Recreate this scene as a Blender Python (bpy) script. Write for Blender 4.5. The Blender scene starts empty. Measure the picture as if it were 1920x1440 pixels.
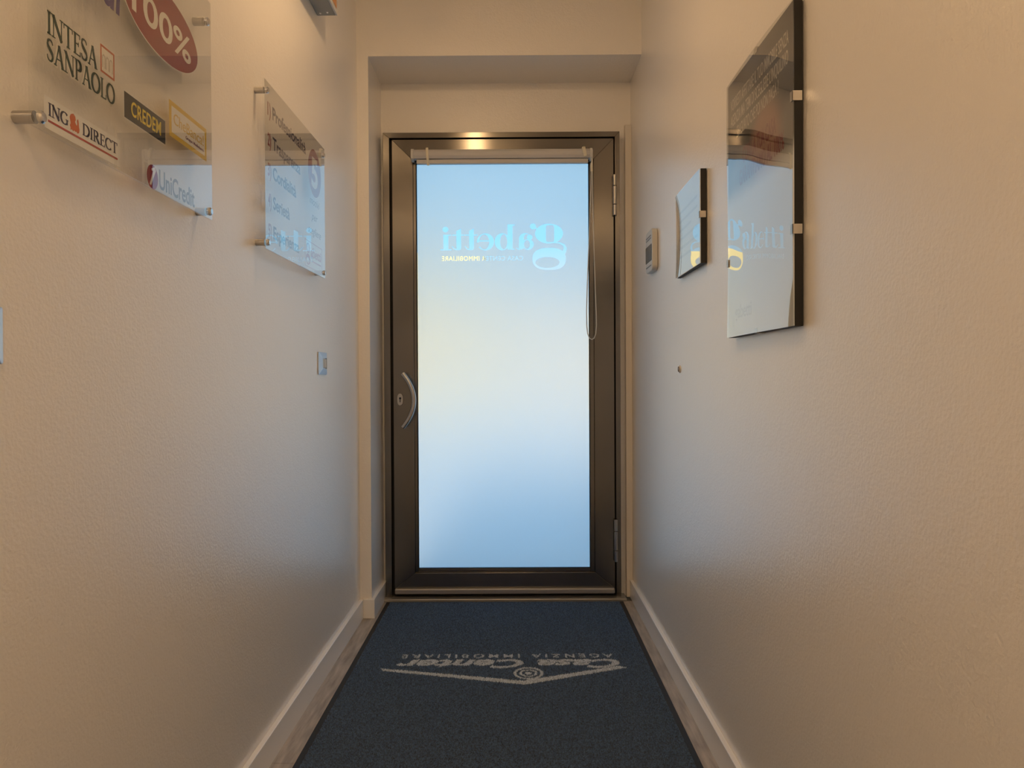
import bpy, bmesh, math, random
import numpy as np
from mathutils import Vector, Matrix
from mathutils.bvhtree import BVHTree

random.seed(7)
rng = np.random.default_rng(7)
S = bpy.context.scene
C = S.collection
R = math.radians

# ------------------------------------------------------------------ camera
cam = bpy.data.cameras.new('camera')
cam.sensor_width = 36.0
cam.lens = 1400.0 / 1920.0 * 36.0
cam.clip_start = 0.02
cam_o = bpy.data.objects.new('camera', cam)
C.objects.link(cam_o)
cam_o.matrix_world = (Matrix.Translation((0, 0, 1.015)) @ Matrix.Rotation(R(.2456), 4, 'Z')
                      @ Matrix.Rotation(R(90 - .532), 4, 'X') @ Matrix.Rotation(R(-.3), 4, 'Z'))
S.camera = cam_o

# ------------------------------------------------------------------ world, sun, exposure
W = bpy.data.worlds.new('sky')
S.world = W
W.use_nodes = True
nt = W.node_tree
nt.nodes.clear()
_o = nt.nodes.new('ShaderNodeOutputWorld')
_b = nt.nodes.new('ShaderNodeBackground')
_t = nt.nodes.new('ShaderNodeTexCoord')
_s = nt.nodes.new('ShaderNodeSeparateXYZ')
_r = nt.nodes.new('ShaderNodeValToRGB')
nt.links.new(_t.outputs['Generated'], _s.inputs[0])
nt.links.new(_s.outputs['Z'], _r.inputs[0])
nt.links.new(_r.outputs[0], _b.inputs[0])
nt.links.new(_b.outputs[0], _o.inputs[0])
el = _r.color_ramp.elements
el[0].position = 0.0
el[0].color = (1.0, .86, .68, 1)
el[1].position = 1.0
el[1].color = (.16, .46, .92, 1)
for p, c in ((.10, (.76, .74, .71, 1)), (.18, (.32, .73, 1.05, 1)), (.40, (.27, .63, 1.05, 1))):
    e = el.new(p)
    e.color = c
_b.inputs[1].default_value = 1.22

sun = bpy.data.lights.new('sun', 'SUN')
sun.energy = 5.2
sun.angle = R(.6)
sun.color = (1, .88, .70)
sun_o = bpy.data.objects.new('sun', sun)
C.objects.link(sun_o)
sun_o.rotation_euler = Vector((.42, .78, -.52)).to_track_quat('-Z', 'Y').to_euler()

S.view_settings.view_transform = 'Standard'
S.view_settings.look = 'None'
S.view_settings.gamma = 1
S.view_settings.use_curve_mapping = False
S.view_settings.exposure = 0.0
S.cycles.use_denoising = True
S.cycles.adaptive_threshold = .015
S.cycles.max_bounces = 12
S.cycles.diffuse_bounces = 5
S.cycles.glossy_bounces = 6
S.cycles.transmission_bounces = 8
S.cycles.transparent_max_bounces = 16
S.cycles.sample_clamp_indirect = 6
S.cycles.blur_glossy = 0.3

LAMP_COLOR = (1.0, .63, .31)
LAMP_POWER = 8.0
FILL_COLOR = (1.0, .79, .58)
FILL_STRENGTH = 13.0  # fill panels added behind the camera

# ------------------------------------------------------------------ materials
MATS = {}


def P(name, col, rough=.5, metal=0.0, spec=.5, **kw):
    m = bpy.data.materials.new(name)
    m.use_nodes = True
    b = m.node_tree.nodes['Principled BSDF']
    b.inputs['Base Color'].default_value = (*col, 1)
    b.inputs['Roughness'].default_value = rough
    b.inputs['Metallic'].default_value = metal
    b.inputs['Specular IOR Level'].default_value = spec
    for k, v in kw.items():
        b.inputs[k.replace('_', ' ')].default_value = v
    MATS[name] = m
    return m


def N(m, t, **kw):
    n = m.node_tree.nodes.new(t)
    for k, v in kw.items():
        setattr(n, k, v)
    return n


def L(m, a, b):
    m.node_tree.links.new(a, b)


def noise_bump(m, scale, strength, dist, detail=2, stretch=(1, 1, 1), second=None):
    b = m.node_tree.nodes['Principled BSDF']
    tc = N(m, 'ShaderNodeTexCoord')
    mp = N(m, 'ShaderNodeMapping')
    mp.inputs['Scale'].default_value = stretch
    no = N(m, 'ShaderNodeTexNoise')
    no.inputs['Scale'].default_value = scale
    no.inputs['Detail'].default_value = detail
    bu = N(m, 'ShaderNodeBump')
    bu.inputs['Strength'].default_value = strength
    bu.inputs['Distance'].default_value = dist
    L(m, tc.outputs['Object'], mp.inputs[0])
    L(m, mp.outputs[0], no.inputs['Vector'])
    h = no.outputs[0]
    if second:
        n2 = N(m, 'ShaderNodeTexNoise')
        n2.inputs['Scale'].default_value = second[0]
        n2.inputs['Detail'].default_value = 2
        L(m, mp.outputs[0], n2.inputs['Vector'])
        ma = N(m, 'ShaderNodeMath', operation='MULTIPLY_ADD')
        L(m, n2.outputs[0], ma.inputs[0])
        ma.inputs[1].default_value = second[1]
        L(m, no.outputs[0], ma.inputs[2])
        h = ma.outputs[0]
    L(m, h, bu.inputs['Height'])
    L(m, bu.outputs[0], b.inputs['Normal'])
    return no, mp


def noise_color(m, scale, c0, c1, lo=.35, hi=.65, stretch=(1, 1, 1), detail=4):
    b = m.node_tree.nodes['Principled BSDF']
    tc = N(m, 'ShaderNodeTexCoord')
    mp = N(m, 'ShaderNodeMapping')
    mp.inputs['Scale'].default_value = stretch
    no = N(m, 'ShaderNodeTexNoise')
    no.inputs['Scale'].default_value = scale
    no.inputs['Detail'].default_value = detail
    cr = N(m, 'ShaderNodeValToRGB')
    cr.color_ramp.elements[0].position = lo
    cr.color_ramp.elements[0].color = (*c0, 1)
    cr.color_ramp.elements[1].position = hi
    cr.color_ramp.elements[1].color = (*c1, 1)
    L(m, tc.outputs['Object'], mp.inputs[0])
    L(m, mp.outputs[0], no.inputs['Vector'])
    L(m, no.outputs[0], cr.inputs[0])
    L(m, cr.outputs[0], b.inputs['Base Color'])


WALL = P('wall_paint', (.86, .825, .775), .33, spec=1.0, Coat_Weight=.8, Coat_Roughness=.36)
noise_bump(WALL, 170, .30, .0035, 3, second=(45, .7))
CEIL = P('ceiling_paint', (.80, .77, .72), .7)
BASEB = P('baseboard_white', (.87, .86, .84), .2, spec=1.0)
TRIMW = P('trim_white', (.74, .70, .64), .5)
PLANK = P('laminate_grey_oak', (.2, .18, .16), .42)
noise_color(PLANK, 9, (.25, .225, .20), (.50, .455, .405), .3, .72, (7, .8, 1), 8)
RUBBER = P('black_rubber', (.012, .013, .017), .6)
PILE = P('navy_pile', (.03, .034, .048), .6, spec=.5, Sheen_Weight=.8, Sheen_Roughness=.35, Sheen_Tint=(.55, .78, 1, 1))
noise_color(PILE, 190, (.008, .017, .042), (.075, .150, .310), .34, .70, (1, 1, 1), 2)
PILEW = P('pale_pile', (.30, .30, .30), .95, spec=.1)
noise_color(PILEW, 190, (.30, .36, .46), (.70, .82, .98), .3, .72, (1, 1, 1), 2)


def steel(name, col, rough, aniso=.75):
    m = P(name, col, rough, 1.0, Anisotropic=aniso, Anisotropic_Rotation=.25)
    t = N(m, 'ShaderNodeTangent', direction_type='UV_MAP')
    L(m, t.outputs[0], m.node_tree.nodes['Principled BSDF'].inputs['Tangent'])
    tc = N(m, 'ShaderNodeTexCoord')
    no = N(m, 'ShaderNodeTexNoise')
    no.inputs['Scale'].default_value = 14
    no.inputs['Detail'].default_value = 4
    mr = N(m, 'ShaderNodeMapRange')
    mr.inputs['To Min'].default_value = rough - .035
    mr.inputs['To Max'].default_value = rough + .025
    L(m, tc.outputs['Object'], no.inputs['Vector'])
    L(m, no.outputs[0], mr.inputs['Value'])
    L(m, mr.outputs[0], m.node_tree.nodes['Principled BSDF'].inputs['Roughness'])
    return m


STEEL = steel('brushed_steel', (.20, .187, .168), .215, .75)
STEELP = P('satin_steel', (.50, .49, .48), .18, 1.0)
CHROME = P('polished_steel', (.72, .71, .70), .12, 1.0)
BLACK = P('black_gasket', (.006, .006, .006), .7)
GREYM = P('drip_bar_alu', (.42, .41, .39), .35, .6)
BLINDW = P('blind_white', (.56, .56, .57), .55)
STRAP = P('strap_cream', (.78, .74, .60), .5)
CORD = P('cord_white', (.62, .62, .60), .5)


def clear_sheet(name, power=1.6, base=.05, tint=(.985, .99, .985)):
    """thin clear sheet: sees through, reflects more at grazing angles"""
    m = bpy.data.materials.new(name)
    m.use_nodes = True
    n = m.node_tree
    n.nodes.clear()
    out = N(m, 'ShaderNodeOutputMaterial')
    mix = N(m, 'ShaderNodeMixShader')
    tr = N(m, 'ShaderNodeBsdfTransparent')
    tr.inputs[0].default_value = (*tint, 1)
    gl = N(m, 'ShaderNodeBsdfGlossy')
    gl.inputs['Roughness'].default_value = 0.0
    lw = N(m, 'ShaderNodeLayerWeight')
    lw.inputs[0].default_value = .5
    pw = N(m, 'ShaderNodeMath', operation='POWER')
    pw.inputs[1].default_value = 1.0 if isinstance(power, tuple) else power
    ma = N(m, 'ShaderNodeMath', operation='MULTIPLY_ADD')
    ma.inputs[1].default_value = 1 - base
    ma.inputs[2].default_value = base
    ge = N(m, 'ShaderNodeNewGeometry')
    inv = N(m, 'ShaderNodeMath', operation='SUBTRACT')
    inv.inputs[0].default_value = 1
    mu = N(m, 'ShaderNodeMath', operation='MULTIPLY')
    if isinstance(power, tuple):
        mr = N(m, 'ShaderNodeMapRange', interpolation_type='SMOOTHSTEP')
        mr.inputs['From Min'].default_value, mr.inputs['From Max'].default_value, mr.inputs['To Max'].default_value = power
        L(m, lw.outputs['Facing'], mr.inputs['Value'])
        L(m, mr.outputs[0], ma.inputs[0])
    else:
        L(m, lw.outputs['Facing'], pw.inputs[0])
        L(m, pw.outputs[0], ma.inputs[0])
    L(m, ge.outputs['Backfacing'], inv.inputs[1])
    L(m, ma.outputs[0], mu.inputs[0])
    L(m, inv.outputs[0], mu.inputs[1])
    L(m, mu.outputs[0], mix.inputs[0])
    L(m, tr.outputs[0], mix.inputs[1])
    L(m, gl.outputs[0], mix.inputs[2])
    L(m, mix.outputs[0], out.inputs[0])
    return m


ACRYL = clear_sheet('clear_acrylic', (.43, .80, .60), .03)
GLAZE = clear_sheet('poster_glazing', 2.3, .04, (.97, .98, .97))
PANE = clear_sheet('clear_pane', 4.0, .04, (.97, .99, .99))

FILM = bpy.data.materials.new('frosted_film')
FILM.use_nodes = True
FILM.node_tree.nodes.clear()
_out = N(FILM, 'ShaderNodeOutputMaterial')
_mix = N(FILM, 'ShaderNodeMixShader')
_mix.inputs[0].default_value = .35
_g = N(FILM, 'ShaderNodeBsdfRefraction')
_g.inputs['Roughness'].default_value = .43
_g.inputs['IOR'].default_value = 1.45
_g.inputs['Color'].default_value = (1, .985, .975, 1)
_tl = N(FILM, 'ShaderNodeBsdfTranslucent')
_tl.inputs[0].default_value = (.95, .95, .95, 1)
L(FILM, _g.outputs[0], _mix.inputs[1])
L(FILM, _tl.outputs[0], _mix.inputs[2])
L(FILM, _mix.outputs[0], _out.inputs[0])

PLATE = P('plate_silver', (.62, .64, .67), .3, .85)
IVORY = P('rocker_ivory', (.55, .52, .45), .4)
PLGREY = P('plastic_light_grey', (.55, .55, .53), .35)
PLDARK = P('plastic_groove', (.16, .16, .16), .5)
LCD = P('display_black', (.012, .013, .013), .25)
BOXM = P('box_grey_metal', (.33, .32, .27), .45, .3)
AMBER = P('amber_lens', (.55, .22, .05), .25)
PLUGM = P('brown_plug', (.20, .13, .08), .4)
PLUGR = P('pale_ring', (.62, .60, .56), .5)
BOARD = P('frame_board_black', (.008, .007, .006), .6)
CLIPM = P('clip_steel', (.60, .56, .50), .35, 1.0)
V = {k: P('vinyl_' + k, c, .45) for k, c in dict(
    cream=(.92, .89, .82), white=(.92, .91, .89), green=(.018, .055, .035), orange=(.62, .16, .06), black=(.008, .008, .008),
    yellow=(.90, .70, .03), gold=(.80, .56, .05), goldtext=(.78, .55, .12), red=(.30, .004, .008), navy=(.022, .018, .075),
    purple=(.06, .03, .22), grey=(.28, .29, .31), brick=(.48, .06, .03), lion=(.70, .17, .04), rose=(.45, .10, .22),
    plum=(.22, .10, .20), maroon=(.20, .012, .014), printgrey=(.62, .57, .50), ink=(.10, .10, .12), palegrey=(.58, .58, .59)).items()}
def glow(name, power):
    """glowing domed lens of the given radiant power (35 mm radius)"""
    m = bpy.data.materials.new(name)
    m.use_nodes = True
    m.node_tree.nodes.clear()
    e = N(m, 'ShaderNodeEmission')
    e.inputs[0].default_value = (*LAMP_COLOR, 1)
    e.inputs[1].default_value = power / (math.pi * 1.45 * math.pi * .035 ** 2)
    L(m, e.outputs[0], N(m, 'ShaderNodeOutputMaterial').inputs[0])
    return m


FILL_PANEL = bpy.data.materials.new('fill_glow')
FILL_PANEL.use_nodes = True
FILL_PANEL.node_tree.nodes.clear()
_e = N(FILL_PANEL, 'ShaderNodeEmission')
_e.inputs[0].default_value = (*FILL_COLOR, 1)
_e.inputs[1].default_value = FILL_STRENGTH
L(FILL_PANEL, _e.outputs[0], N(FILL_PANEL, 'ShaderNodeOutputMaterial').inputs[0])
PAVING = P('outdoor_paving', (.55, .60, .66), .8)
noise_color(PAVING, 3, (.74, .75, .74), (.82, .82, .80))
YELLOWW = P('yellow_plaster', (.86, .66, .28), .8)
CREAMW = P('cream_plaster', (.88, .73, .52), .8)
ROOFT = P('roof_tile', (.42, .20, .12), .8)
DARKGL = P('dark_window', (.05, .07, .09), .1)


# ------------------------------------------------------------------ geometry helpers
def link(name, me, mat=None, parent=None):
    o = bpy.data.objects.new(name, me)
    if mat is not None:
        me.materials.clear()
        me.materials.append(mat)
    C.objects.link(o)
    if parent is not None:
        o.parent = parent
        if parent.type == 'EMPTY':
            o.matrix_parent_inverse = Matrix.Translation(-Vector(parent.location))
    return o


def tag(o, label=None, cat=None, group=None, kind=None):
    if label:
        o['label'] = label
    if cat:
        o['category'] = cat
    if group:
        o['group'] = group
    if kind:
        o['kind'] = kind
    return o


def thing(name, loc, label, cat, group=None, kind=None):
    o = bpy.data.objects.new(name, None)
    o.empty_display_size = .05
    o.location = loc
    C.objects.link(o)
    return tag(o, label, cat, group, kind)


def bm_box(bm, x0, x1, y0, y1, z0, z1):
    vs = [bm.verts.new((x, y, z)) for x in (x0, x1) for y in (y0, y1) for z in (z0, z1)]
    for f in ((0, 1, 3, 2), (4, 6, 7, 5), (0, 4, 5, 1), (2, 3, 7, 6), (0, 2, 6, 4), (1, 5, 7, 3)):
        bm.faces.new([vs[i] for i in f])


def finish(bm, name, mat, parent=None, smooth=False, uaxis=None):
    bmesh.ops.recalc_face_normals(bm, faces=bm.faces[:])
    if uaxis is not None:
        uv = bm.loops.layers.uv.new('UVMap')
        for f in bm.faces:
            a = [abs(c) for c in f.normal]
            nax = a.index(max(a))
            ua = uaxis if uaxis != nax else (uaxis + 1) % 3
            va = 3 - nax - ua
            for lp in f.loops:
                lp[uv].uv = (lp.vert.co[ua], lp.vert.co[va])
    me = bpy.data.meshes.new(name)
    bm.to_mesh(me)
    bm.free()
    if smooth:
        me.shade_smooth()
    return link(name, me, mat, parent)


def boxes(name, bl, mat, parent=None, bevel=0, seg=1, uaxis=None):
    bm = bmesh.new()
    for b in bl:
        bm_box(bm, *b)
    bmesh.ops.recalc_face_normals(bm, faces=bm.faces[:])
    if bevel:
        bmesh.ops.bevel(bm, geom=bm.edges[:], offset=bevel, segments=seg, affect='EDGES', profile=.5)
    return finish(bm, name, mat, parent, False, uaxis)


def box(name, x0, x1, y0, y1, z0, z1, mat, parent=None, bevel=0, seg=1, uaxis=None):
    return boxes(name, [(x0, x1, y0, y1, z0, z1)], mat, parent, bevel, seg, uaxis)


def bm_prism(bm, poly, lo, hi, axis):
    """closed prism of a 2-D polygon; axis = extrusion axis, poly in the two others (in xyz order)"""
    def v(p, d):
        q = list(p)
        q.insert(axis, d)
        return bm.verts.new(q)
    a = [v(p, lo) for p in poly]
    b = [v(p, hi) for p in poly]
    n = len(poly)
    bm.faces.new(a)
    bm.faces.new(b[::-1])
    for i in range(n):
        bm.faces.new((a[i], b[i], b[(i + 1) % n], a[(i + 1) % n]))


def prism(name, poly, lo, hi, axis, mat, parent=None, uaxis=None, bevel=0):
    bm = bmesh.new()
    bm_prism(bm, poly, lo, hi, axis)
    if bevel:
        bmesh.ops.recalc_face_normals(bm, faces=bm.faces[:])
        bmesh.ops.bevel(bm, geom=bm.edges[:], offset=bevel, segments=2, affect='EDGES', profile=.5)
    return finish(bm, name, mat, parent, False, uaxis)


def bm_ringprism(bm, outer, inner, lo, hi, axis, closed=True):
    def v(p, d):
        q = list(p)
        q.insert(axis, d)
        return bm.verts.new(q)
    n = len(outer)
    A = [[v(p, d) for p in l] for d in (lo, hi) for l in (outer, inner)]
    oa, ia, ob, ib = A
    for i in range(n if closed else n - 1):
        j = (i + 1) % n
        bm.faces.new((oa[i], oa[j], ia[j], ia[i]))
        bm.faces.new((ob[i], ib[i], ib[j], ob[j]))
        bm.faces.new((oa[i], ob[i], ob[j], oa[j]))
        bm.faces.new((ia[i], ia[j], ib[j], ib[i]))
    if not closed:
        bm.faces.new((oa[0], ia[0], ib[0], ob[0]))
        bm.faces.new((oa[-1], ob[-1], ib[-1], ia[-1]))


def ell(cx, cy, rx, ry, n=40, a0=0, a1=360, p=2.0, full=True):
    out = []
    k = n if full else n - 1
    for i in range(n):
        t = R(a0 + (a1 - a0) * i / k)
        c, s = math.cos(t), math.sin(t)
        out.append((cx + rx * math.copysign(abs(c) ** (2 / p), c), cy + ry * math.copysign(abs(s) ** (2 / p), s)))
    return out


def lathe(name, prof, origin, axis, mat, parent=None, n=20):
    """prof: (radius, distance along axis)"""
    ax = Vector(axis).normalized()
    u = ax.orthogonal().normalized()
    w = ax.cross(u)
    o = Vector(origin)
    bm = bmesh.new()
    rings = []
    for r, d in prof:
        if r < 1e-6:
            rings.append([bm.verts.new(o + ax * d)])
        else:
            rings.append([bm.verts.new(o + ax * d + (u * math.cos(2 * math.pi * i / n) + w * math.sin(2 * math.pi * i / n)) * r) for i in range(n)])
    for a, b in zip(rings, rings[1:]):
        for i in range(n):
            j = (i + 1) % n
            if len(a) == 1 and len(b) > 1:
                bm.faces.new((a[0], b[i], b[j]))
            elif len(b) == 1 and len(a) > 1:
                bm.faces.new((a[i], b[0], a[j]))
            elif len(a) > 1:
                bm.faces.new((a[i], b[i], b[j], a[j]))
    ob = finish(bm, name, mat, parent)
    ob.data.shade_smooth()
    ob.data.set_sharp_from_angle(angle=R(35))
    return ob


def tube(name, pts, r, mat, parent=None, n=8, flat=(1, 1), up=(0, 1, 0)):
    pts = [Vector(p) for p in pts]
    bm = bmesh.new()
    rings = []
    for i, p in enumerate(pts):
        t = (pts[min(i + 1, len(pts) - 1)] - pts[max(i - 1, 0)]).normalized()
        a = Vector(up)
        a = (a - t * a.dot(t))
        a = a.normalized() if a.length > 1e-4 else t.orthogonal().normalized()
        b = t.cross(a)
        rings.append([bm.verts.new(p + (a * math.cos(2 * math.pi * k / n) * flat[0] + b * math.sin(2 * math.pi * k / n) * flat[1]) * r) for k in range(n)])
    for a, b in zip(rings, rings[1:]):
        for k in range(n):
            bm.faces.new((a[k], a[(k + 1) % n], b[(k + 1) % n], b[k]))
    bm.faces.new(rings[0])
    bm.faces.new(rings[-1][::-1])
    o = finish(bm, name, mat, parent)
    o.data.shade_smooth()
    o.data.set_sharp_from_angle(angle=R(50))
    return o


# ---- lettering
class Plane:
    """a lettering plane: reading direction r, up direction u, facing n, origin o"""
    def __init__(s, o, r, u):
        s.o, s.r, s.u = Vector(o), Vector(r), Vector(u)
        s.n = s.r.cross(s.u)

    def at(s, a, b, d=0):
        return s.o + s.r * a + s.u * b + s.n * d


def text_mesh(body, bold=0.0, shear=0.0, spacing=1.0, extrude=.01):
    cu = bpy.data.curves.new('lettering', 'FONT')
    cu.body = body
    cu.size = 1
    cu.offset = bold
    cu.shear = shear
    cu.space_character = spacing
    cu.extrude = extrude
    cu.resolution_u = 5
    ob = bpy.data.objects.new('lettering', cu)
    C.objects.link(ob)
    dg = bpy.context.evaluated_depsgraph_get()
    me = bpy.data.meshes.new_from_object(ob.evaluated_get(dg))
    bpy.data.objects.remove(ob)
    bpy.data.curves.remove(cu)
    return me


_cap = text_mesh('H')
CAPH = max(v.co.y for v in _cap.vertices) - min(v.co.y for v in _cap.vertices)


def text(name, body, pl, a0, a1, base, cap, mat, parent=None, d=.0, th=.0003, bold=0.0, shear=0.0, spacing=1.0):
    """text between a0 and a1 along the reading direction, baseline and cap height in metres"""
    me = text_mesh(body, bold, shear, spacing)
    co = np.empty(len(me.vertices) * 3)
    me.vertices.foreach_get('co', co)
    co = co.reshape(-1, 3)
    lo, hi = co[:, 0].min(), co[:, 0].max()
    A = a0 + (co[:, 0] - lo) / (hi - lo) * (a1 - a0)
    B = base + co[:, 1] / CAPH * cap
    D = d + (co[:, 2] / .02 + .5) * th
    W_ = np.array(pl.o) + A[:, None] * np.array(pl.r) + B[:, None] * np.array(pl.u) + D[:, None] * np.array(pl.n)
    me.vertices.foreach_set('co', W_.ravel())
    me.update()
    if mat is None:
        return me
    return link(name, me, mat, parent)


def poly_on(name, polys, pl, mat, parent=None, d=0, th=.0003):
    """flat shapes of vinyl on a lettering plane; polys in plane coordinates"""
    bm = bmesh.new()
    for poly in polys:
        a = [bm.verts.new(pl.at(*p, d)) for p in poly]
        b = [bm.verts.new(pl.at(*p, d + th)) for p in poly]
        n = len(poly)
        bm.faces.new(a)
        bm.faces.new(b[::-1])
        for i in range(n):
            bm.faces.new((a[i], b[i], b[(i + 1) % n], a[(i + 1) % n]))
    return finish(bm, name, mat, parent)


def ring_on(name, outer, inner, pl, mat, parent=None, d=0, th=.0003):
    n = len(outer)
    polys = [[outer[i], outer[(i + 1) % n], inner[(i + 1) % n], inner[i]] for i in range(n)]
    return poly_on(name, polys, pl, mat, parent, d, th)


def rect(a0, a1, b0, b1):
    return [(a0, b0), (a1, b0), (a1, b1), (a0, b1)]


# serif capitals drawn as thick and thin strokes: (points, widths)
def _line(x0, y0, x1, y1, w):
    return ([(x0, y0), (x1, y1)], [w, w])


def _arc(cx, cy, rx, ry, a0, a1, thin, thick, n=22):
    pts = ell(cx, cy, rx, ry, n, a0, a1, full=False)
    ws = [thin + (thick - thin) * abs(math.cos(R(a0 + (a1 - a0) * i / (n - 1)))) ** 1.5 for i in range(n)]
    return (pts, ws)


_T, _t = .135, .05


def _ser(x, y, h=.13):
    return _line(x - h, y + (.02 if y < .5 else -.02), x + h, y + (.02 if y < .5 else -.02), .04)


SERIF = {
    ' ': (.35, []),
    'I': (.36, [_line(.18, 0, .18, 1, _T), _ser(.18, 0), _ser(.18, 1)]),
    'N': (.92, [_line(.15, 0, .15, 1, _t), _line(.13, .98, .77, .02, _T), _line(.77, 0, .77, 1, _t), _ser(.15, 0), _ser(.12, 1), _ser(.77, 1)]),
    'T': (.78, [_line(.39, 0, .39, 1, _T), _line(.04, .97, .74, .97, .05), _line(.055, .78, .055, .97, .04), _line(.725, .78, .725, .97, .04), _ser(.39, 0)]),
    'E': (.66, [_line(.17, 0, .17, 1, _T), _line(.05, .975, .56, .975, .05), _line(.17, .52, .45, .52, .045), _line(.05, .025, .60, .025, .05),
                _line(.56, .80, .56, .98, .04), _line(.60, .02, .60, .22, .04), _line(.45, .42, .45, .62, .035)]),
    'A': (.86, [_line(.12, 0, .43, 1, _t), _line(.43, 1, .74, 0, _T), _line(.24, .34, .64, .34, .045), _ser(.12, 0, .11), _ser(.74, 0, .12)]),
    'S': (.60, [([(.50, .80), (.46, .90), (.38, .965), (.28, .98), (.17, .95), (.10, .86), (.09, .75), (.14, .65), (.25, .56), (.37, .47), (.48, .37), (.51, .25),
                  (.47, .12), (.38, .04), (.27, .02), (.16, .05), (.09, .13), (.06, .25)],
                 [.04, .045, .05, .05, .06, .08, .09, .11, .13, .13, .11, .09, .08, .06, .05, .05, .045, .04])]),
    'P': (.68, [_line(.17, 0, .17, 1, _T), _arc(.30, .74, .28, .24, 90, -90, .05, _T), _line(.05, .98, .32, .98, .045), _line(.17, .50, .31, .50, .045), _ser(.17, 0)]),
    'O': (.92, [_arc(.46, .5, .38, .475, 0, 360, .05, _T, 36)]),
    'L': (.62, [_line(.17, 0, .17, 1, _T), _ser(.17, 1), _line(.05, .025, .57, .025, .05), _line(.57, .02, .57, .25, .04)]),
    'G': (.88, [_arc(.46, .5, .38, .475, 42, 320, .05, _T, 30), _line(.74, .06, .74, .44, _T * .9), _line(.60, .44, .86, .44, .045)]),
    'D': (.88, [_line(.17, 0, .17, 1, _T), _arc(.34, .5, .44, .475, 90, -90, .05, _T, 26), _line(.05, .978, .36, .978, .045), _line(.05, .022, .36, .022, .045)]),
    'R': (.82, [_line(.17, 0, .17, 1, _T), _arc(.30, .75, .27, .23, 90, -90, .05, _T), _line(.05, .98, .32, .98, .045), _line(.17, .52, .32, .52, .045),
                _line(.36, .52, .72, .02, _T), _ser(.17, 0), _line(.66, .02, .82, .02, .04)]),
    'C': (.82, [_arc(.46, .5, .38, .475, 45, 318, .05, _T, 30), _line(.73, .72, .73, .95, .04)]),
}


def serif_text(name, body, pl, a0, a1, base, cap, mat, parent=None, d=0, grow=0.0, th=.0003):
    tot = sum(SERIF[c][0] for c in body)
    sx = (a1 - a0) / tot
    x = 0
    polys = []
    for c in body:
        w, strokes = SERIF[c]
        for pts, ws in strokes:
            q = [Vector((a0 + (x + p[0]) * sx, base + p[1] * cap)) for p in pts]
            for i in range(len(q) - 1):
                t = (q[i + 1] - q[i]).normalized()
                nn = Vector((-t.y, t.x))
                e0 = q[i] - t * (grow + (.0003 if i else 0))
                e1 = q[i + 1] + t * (grow + (.0003 if i < len(q) - 2 else 0))
                s_ = abs(t.x) * cap + abs(t.y) * sx
                w0, w1 = ws[i] * s_ / 2 + grow, ws[i + 1] * s_ / 2 + grow
                polys.append([tuple(e0 - nn * w0), tuple(e1 - nn * w1), tuple(e1 + nn * w1), tuple(e0 + nn * w0)])
        x += w
    return poly_on(name, polys, pl, mat, parent, d, th)


# ================================================================== THE ROOM
XL, XR, YB, CE = -.66, .537, 3.45, 2.72
Y0 = -.9                                   # the corridor opens into the office behind
DX0, DX1, DZ = -.595, .478, 2.125          # outside of the door frame


def struct(o, label, cat):
    return tag(o, label, cat, kind='structure')


struct(box('wall_left', XL - .16, XL, Y0, 3.15, 0, CE, WALL), 'off-white textured plaster wall carrying the acrylic signs', 'wall')
struct(box('wall_right', XR, XR + .16, Y0, 3.70, 0, CE, WALL), 'off-white textured plaster wall carrying the glazed posters', 'wall')
struct(boxes('wall_back', [
    (XL - .16, -.612, 3.15, 3.70, 0, CE),            # pilaster
    (-.612, XR, 3.15, 3.70, 2.367, CE),              # lintel beam
    (-.612, DX0, YB, 3.70, 0, 2.367),
    (DX1, XR, YB, 3.70, 0, 2.367),
    (DX0, DX1, YB, 3.70, DZ, 2.367)], WALL), 'off-white end wall with pilaster and beam around the door', 'wall')
struct(box('ceiling', -2.8, 2.8, -5.2, 3.70, CE, CE + .16, CEIL), 'white painted ceiling above the corridor', 'ceiling')
struct(boxes('wall_office', [
    (-2.8, XL, Y0, Y0 + .16, 0, CE), (XR, 2.8, Y0, Y0 + .16, 0, CE),
    (-2.96, -2.8, -5.2, Y0 + .16, 0, CE), (2.8, 2.96, -5.2, Y0 + .16, 0, CE),
    (-2.96, 2.96, -5.36, -5.2, 0, CE)], WALL), 'off-white walls of the office the corridor opens from', 'wall')

fl = struct(box('floor', -2.96, 2.96, -5.36, 3.70, -.12, -.008, PLDARK), 'grey oak laminate floor of the corridor', 'floor')
PW, PL_ = .191, 1.28
row = 0
x = -2.76 - .0085
plank_mesh = {}
while x < 2.8:
    off = (row * .4567 + .62) % PL_
    y = -5.2 - off
    while y < 3.36:
        y0, y1 = max(y, -5.2), min(y + PL_, 3.37)
        xa, xb = max(x, -2.8), min(x + PW, 2.8)
        if y0 > Y0 - .3 and (xa > XR + .02 or xb < XL - .02):
            pass
        elif y1 - y0 > .02 and xb - xa > .01:
            if y1 > Y0:
                xa, xb = max(xa, -.66), min(xb, XR)
            if xb - xa > .01:
                box('plank', xa + .0007, xb - .0007, y0 + .0007, y1 - .0007, -.008, 0, PLANK, fl, .0006)
        y += PL_
    x += PW
    row += 1

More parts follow.
